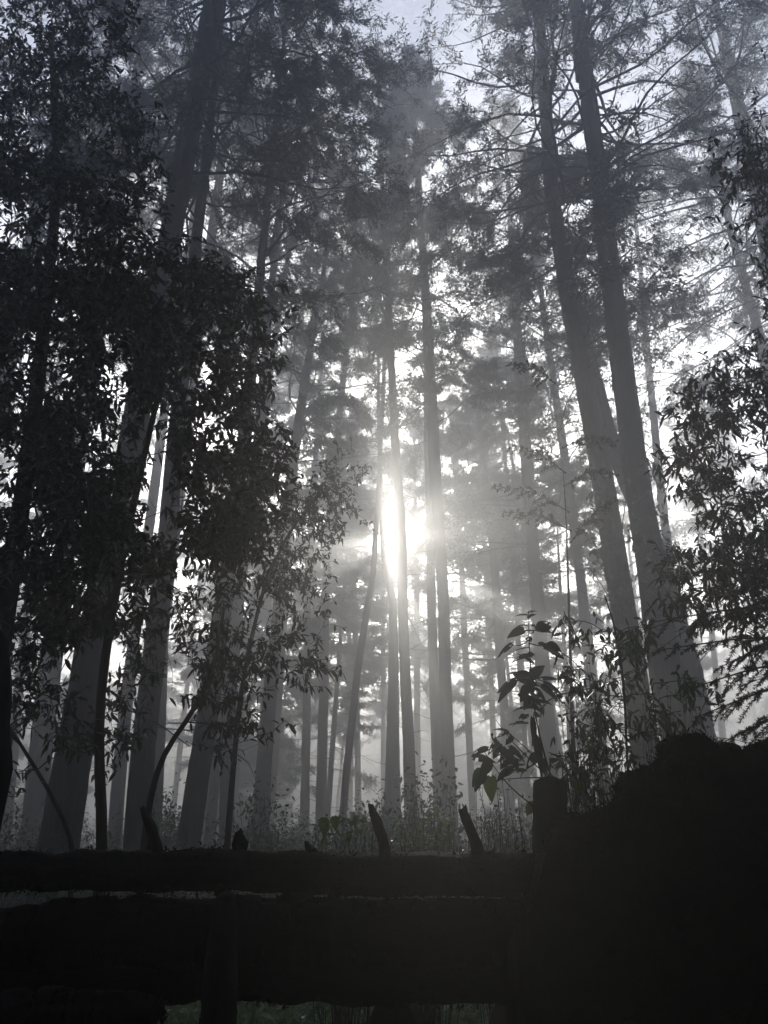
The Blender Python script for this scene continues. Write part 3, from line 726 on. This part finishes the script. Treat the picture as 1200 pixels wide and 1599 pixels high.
dj = gp.normal(0, .06, len(LF)); C = np.array([pl(*b, q) for (b, t, w), q in zip(LF, dj)]); Tt = np.array([pl(*t, q + gp.normal(0, .02)) for (b, t, w), q in zip(LF, dj)])
Ln = np.linalg.norm(Tt - C, axis=1); Wd = np.array([w * perpx(830, 1080, YP) for b, t, w in LF])
heart(C, Tt - C, Ln * 1.05, Wd * 1.15, gp, 'shrub', 'foliage', plant, poff, holes=.07)
# dead hanging leaves
C = np.array([pl(832,1122), pl(836,1135), pl(840,1165), pl(838,1150), pl(788,1248)]); Tt = np.array([pl(836,1170), pl(830,1160), pl(846,1205), pl(848,1180), pl(788,1280)])
for c_, t_, w_ in zip(C, Tt, (.034, .03, .03, .026, .02)):
    heart([c_], [t_ - c_], [np.linalg.norm(t_ - c_)], [w_], gp, 'laurel', 'dead_leaf', plant, poff)
C = np.array([pl(767,1214), pl(833,1255)]); Tt = np.array([pl(768,1244), pl(822,1272)])
yl = heart(C, Tt - C, np.linalg.norm(Tt - C, axis=1), np.array([.085, .055]), gp, 'yellow', 'yellow_leaf', plant, poff); yl['label'] = 'two backlit yellow-green leaves'

def twiggy(label, base, region, n, Y, gs, leaf=.035, mat='shrub', yellow=(), tall=1.0, lean=.0, whorl=5, wr=.0022, name='twiggy_shrub', group=None, wid=.42):
    """thin shoots from a base line up into a pixel region"""
    root = thing(name, label, 'shrub', (*at(*base, Y)[:2], 0), group); off = (*at(*base, Y)[:2], 0)
    P = in_poly(region, n, gs); PP = []
    for (x, y) in P:
        yy = Y + gs.normal(0, .25); e = at(x, y, yy); b = np.array([at(base[0] + gs.normal(0, (max(p[0] for p in region) - min(p[0] for p in region)) * .12), base[1], yy)[0], yy, 0.0])
        m = (b + e) / 2 + gs.normal(0, .06, 3); m2 = (m + e) / 2 + gs.normal(0, .05, 3)
        PP.append(interp(np.array([b, m, m2, e]), 9))
    PP = np.array(PP)
    tubes(PP, np.tile(np.linspace(wr * 1.6, wr * .5, 9), (n, 1)), 3).build('stem', M['limb'], root, False, off)
    k = whorl; N = n * k; i = np.repeat(np.arange(n), k); u = gs.integers(5, 9, N)
    C = PP[i, u] + gs.normal(0, .012, (N, 3)); D = gs.normal(0, .8, (N, 3)); D[:, 2] -= .25
    leaves(C, D, leaf * gs.uniform(.5, 1.3, N), leaf * wid * gs.uniform(.7, 1.2, N), gs).build('foliage', M[mat], root, False, off)
    if len(yellow):
        C = np.array([at(x, y, Y) for x, y, _ in yellow]); D = np.tile(np.array([0, 0, -1.0]), (len(yellow), 1)) + gs.normal(0, .25, (len(yellow), 3))
        L = np.array([s * perpx(x, y, Y) for x, y, s in yellow])
        heart(C, D, L, L * .8, gs, 'yellow', 'yellow_leaf', root, off)
    return root
twiggy('twiggy shrub with a few backlit yellow leaves between two leaning stubs on the top log', (545,1400), [(490,1290),(520,1270),(590,1280),(595,1330),(500,1330)], 80, 5.2, gp, .05, mat='herb', yellow=[(506,1278,22),(522,1276,18),(545,1300,14)], whorl=10)
twiggy('low bright-leaved shrub right of the leaning middle stub', (650,1400), [(600,1300),(640,1255),(690,1265),(720,1300),(710,1335),(600,1335)], 130, 5.6, gp, .045, mat='herb', yellow=[(632,1302,14)], whorl=11)
twiggy('tangle of thin bare stems and small leaves left of the round fence post', (790,1400), [(730,1230),(780,1200),(830,1250),(835,1330),(730,1335)], 50, 4.8, gp, .03, mat='herb', whorl=8)
twiggy('tangle of stems and shiny leaves right of the round fence post', (930,1350), [(880,1190),(900,1130),(960,1150),(1010,1180),(960,1240),(890,1280)], 110, 4.7, gp, .055, yellow=[(905,1222,18)], whorl=6)
twiggy('thin shoots with narrow drooping leaves rising behind the round post', (900,1330), [(865,1020),(900,990),(935,1010),(950,1120),(900,1130),(870,1090)], 18, 4.9, gp, .075, whorl=9, wid=.3)
twiggy('sparse twigs standing over the mossy bank', (1050,1300), [(1000,1060),(1080,1080),(1120,1150),(1000,1190)], 46, 5.2, gp, .035, whorl=6)

# understory bushes far and near: individual shrubs made of clumps
def bush_proto(seed):
    gg = np.random.default_rng(seed)
    root = thing('understory_shrub', '', 'shrub', (0, 0, 0), 'shrubs in the misty understory')
    n = 130; az = gg.uniform(0, 6.28, n); rr = gg.uniform(.1, 1.3, n); h = gg.uniform(.5, 2.4, n) * (1.15 - rr * .4)
    E = np.stack([rr * np.cos(az), rr * np.sin(az), h], 1); b = E * [.15, .15, 0]
    u = np.linspace(0, 1, 5)[None, :, None]
    PP = b[:, None] + (E - b)[:, None] * u + gg.normal(0, .1, (n, 1, 3)) * (4 * u * (1 - u))
    tubes(PP, np.tile(np.linspace(.012, .003, 5), (n, 1)), 3).build('stem', M['limb'], root)
    k = 34; N = n * k; i = np.repeat(np.arange(n), k)
    C = PP[i, gg.integers(2, 5, N)] + gg.normal(0, .13, (N, 3))
    leaves(C, gg.normal(0, .8, (N, 3)), .10 * gg.uniform(.6, 1.3, N), .045 * gg.uniform(.7, 1.2, N), gg).build('foliage', M['shrub'], root)
    return root
bp = [bush_proto(300 + i) for i in range(3)]
gs = np.random.default_rng(91); bs = []
while len(bs) < 190:
    y = 14 + 90 * gs.uniform(0, 1) ** 1.3 ; x = gs.uniform(-.62, .62) * y
    if any((x - a) ** 2 + (y - b) ** 2 < 2.2 for a, b in bs): continue
    bs.append((x, y))
for i, (x, y) in enumerate(bs):
    s = gs.uniform(.6, 1.15) * (1 + .016 * y); lab = 'leafy understory shrub glinting in the mist, one of many alike'
    if i < 3: bp[i].location = (x, y, -.05); bp[i].scale = (s,) * 3; bp[i]['label'] = lab
    else: dup(bp[i % 3], (x, y, -.05), (0, 0, gs.uniform(0, 6.28)), s, lab)

# low ground cover
n = 60000; y = 6 + 34 * gs.uniform(0, 1, n) ** 1.6; x = gs.uniform(-.6, .6, n) * y
z = ground_z(x, y)
C = np.stack([x, y, z + gs.uniform(0, .28, n)], 1); D = gs.normal(0, .7, (n, 3)) + [0, 0, .2]
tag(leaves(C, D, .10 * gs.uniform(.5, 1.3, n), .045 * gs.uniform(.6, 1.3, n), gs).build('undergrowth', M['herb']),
    'low leafy ground cover glinting on the forest floor', None, kind='stuff')

# distant wood beyond the last trees one can tell apart
gw = np.random.default_rng(606); W_ = Acc(); nT = 420
tx = gw.uniform(-300, 300, nT); ty = gw.uniform(228, 300, nT); th_ = gw.uniform(35, 62, nT)
n = 170; f = gw.uniform(0, 1, (nT, n)) ** .8; a = gw.uniform(0, 6.28, (nT, n)); r = (1.02 - f) * 10 * gw.uniform(.2, 1, (nT, n))
C = np.stack([tx[:, None] + r * np.cos(a), ty[:, None] + r * np.sin(a), th_[:, None] * f], -1).reshape(-1, 3)
D = np.stack([np.cos(a), np.sin(a), -.4 + 0 * a], -1).reshape(-1, 3) + gw.normal(0, .4, (nT * n, 3))
W_.merge(blades(C, D, gw.uniform(3, 6, nT * n), gw.uniform(1.2, 2.4, nT * n), gw))
T3 = np.stack([np.stack([tx, ty, -.3 + 0 * tx], 1), np.stack([tx, ty, th_ * .5], 1), np.stack([tx, ty, th_], 1)], 1)
W_.merge(tubes(T3, np.tile(np.array([.3, .2, .03]), (nT, 1)), 4))
tag(W_.build('distant_forest', M['needle']), 'dark mass of distant conifers closing the view behind the mist', None, kind='stuff')

nn = 26000; y = gs.uniform(8.5, 15, nn); x = gs.uniform(-.55, .5, nn) * y
C = np.stack([x, y, .05 + .5 * gs.uniform(0, 1, nn) ** 1.5 * (1 + .6 * np.sin(x * 1.7) * np.cos(y * 2.1))], 1)
tag(leaves(C, gs.normal(0, .7, (nn, 3)) + [0, 0, .1], .11 * gs.uniform(.5, 1.3, nn), .05 * gs.uniform(.6, 1.3, nn), gs).build('undergrowth', M['herb']),
    'thicker leafy growth just beyond the fence, seen under the logs', None, kind='stuff')

# ------------------------------------------------------------------ mist
hm, hn, hl, hb = new_mat('mist'); hn.remove(hb)
pv = hn.new('ShaderNodeVolumePrincipled'); pv.inputs['Color'].default_value = (.94, .96, .98, 1)
pv.inputs['Density'].default_value = 0.0122; pv.inputs['Anisotropy'].default_value = 0.74
hl.new(pv.outputs[0], hn['Material Output'].inputs['Volume'])
V = np.array([[sx, sy, sz] for sz in (-1.4, 96.0) for sx, sy in ((-700, -160), (700, -160), (700, 800), (-700, 800))], float)
hz_ = Acc().add(V, [[3, 2, 1, 0], [4, 5, 6, 7], [0, 1, 5, 4], [1, 2, 6, 5], [2, 3, 7, 6], [3, 0, 4, 7]]).build('haze', hm)
tag(hz_, 'pale morning mist filling the forest', None, kind='stuff')
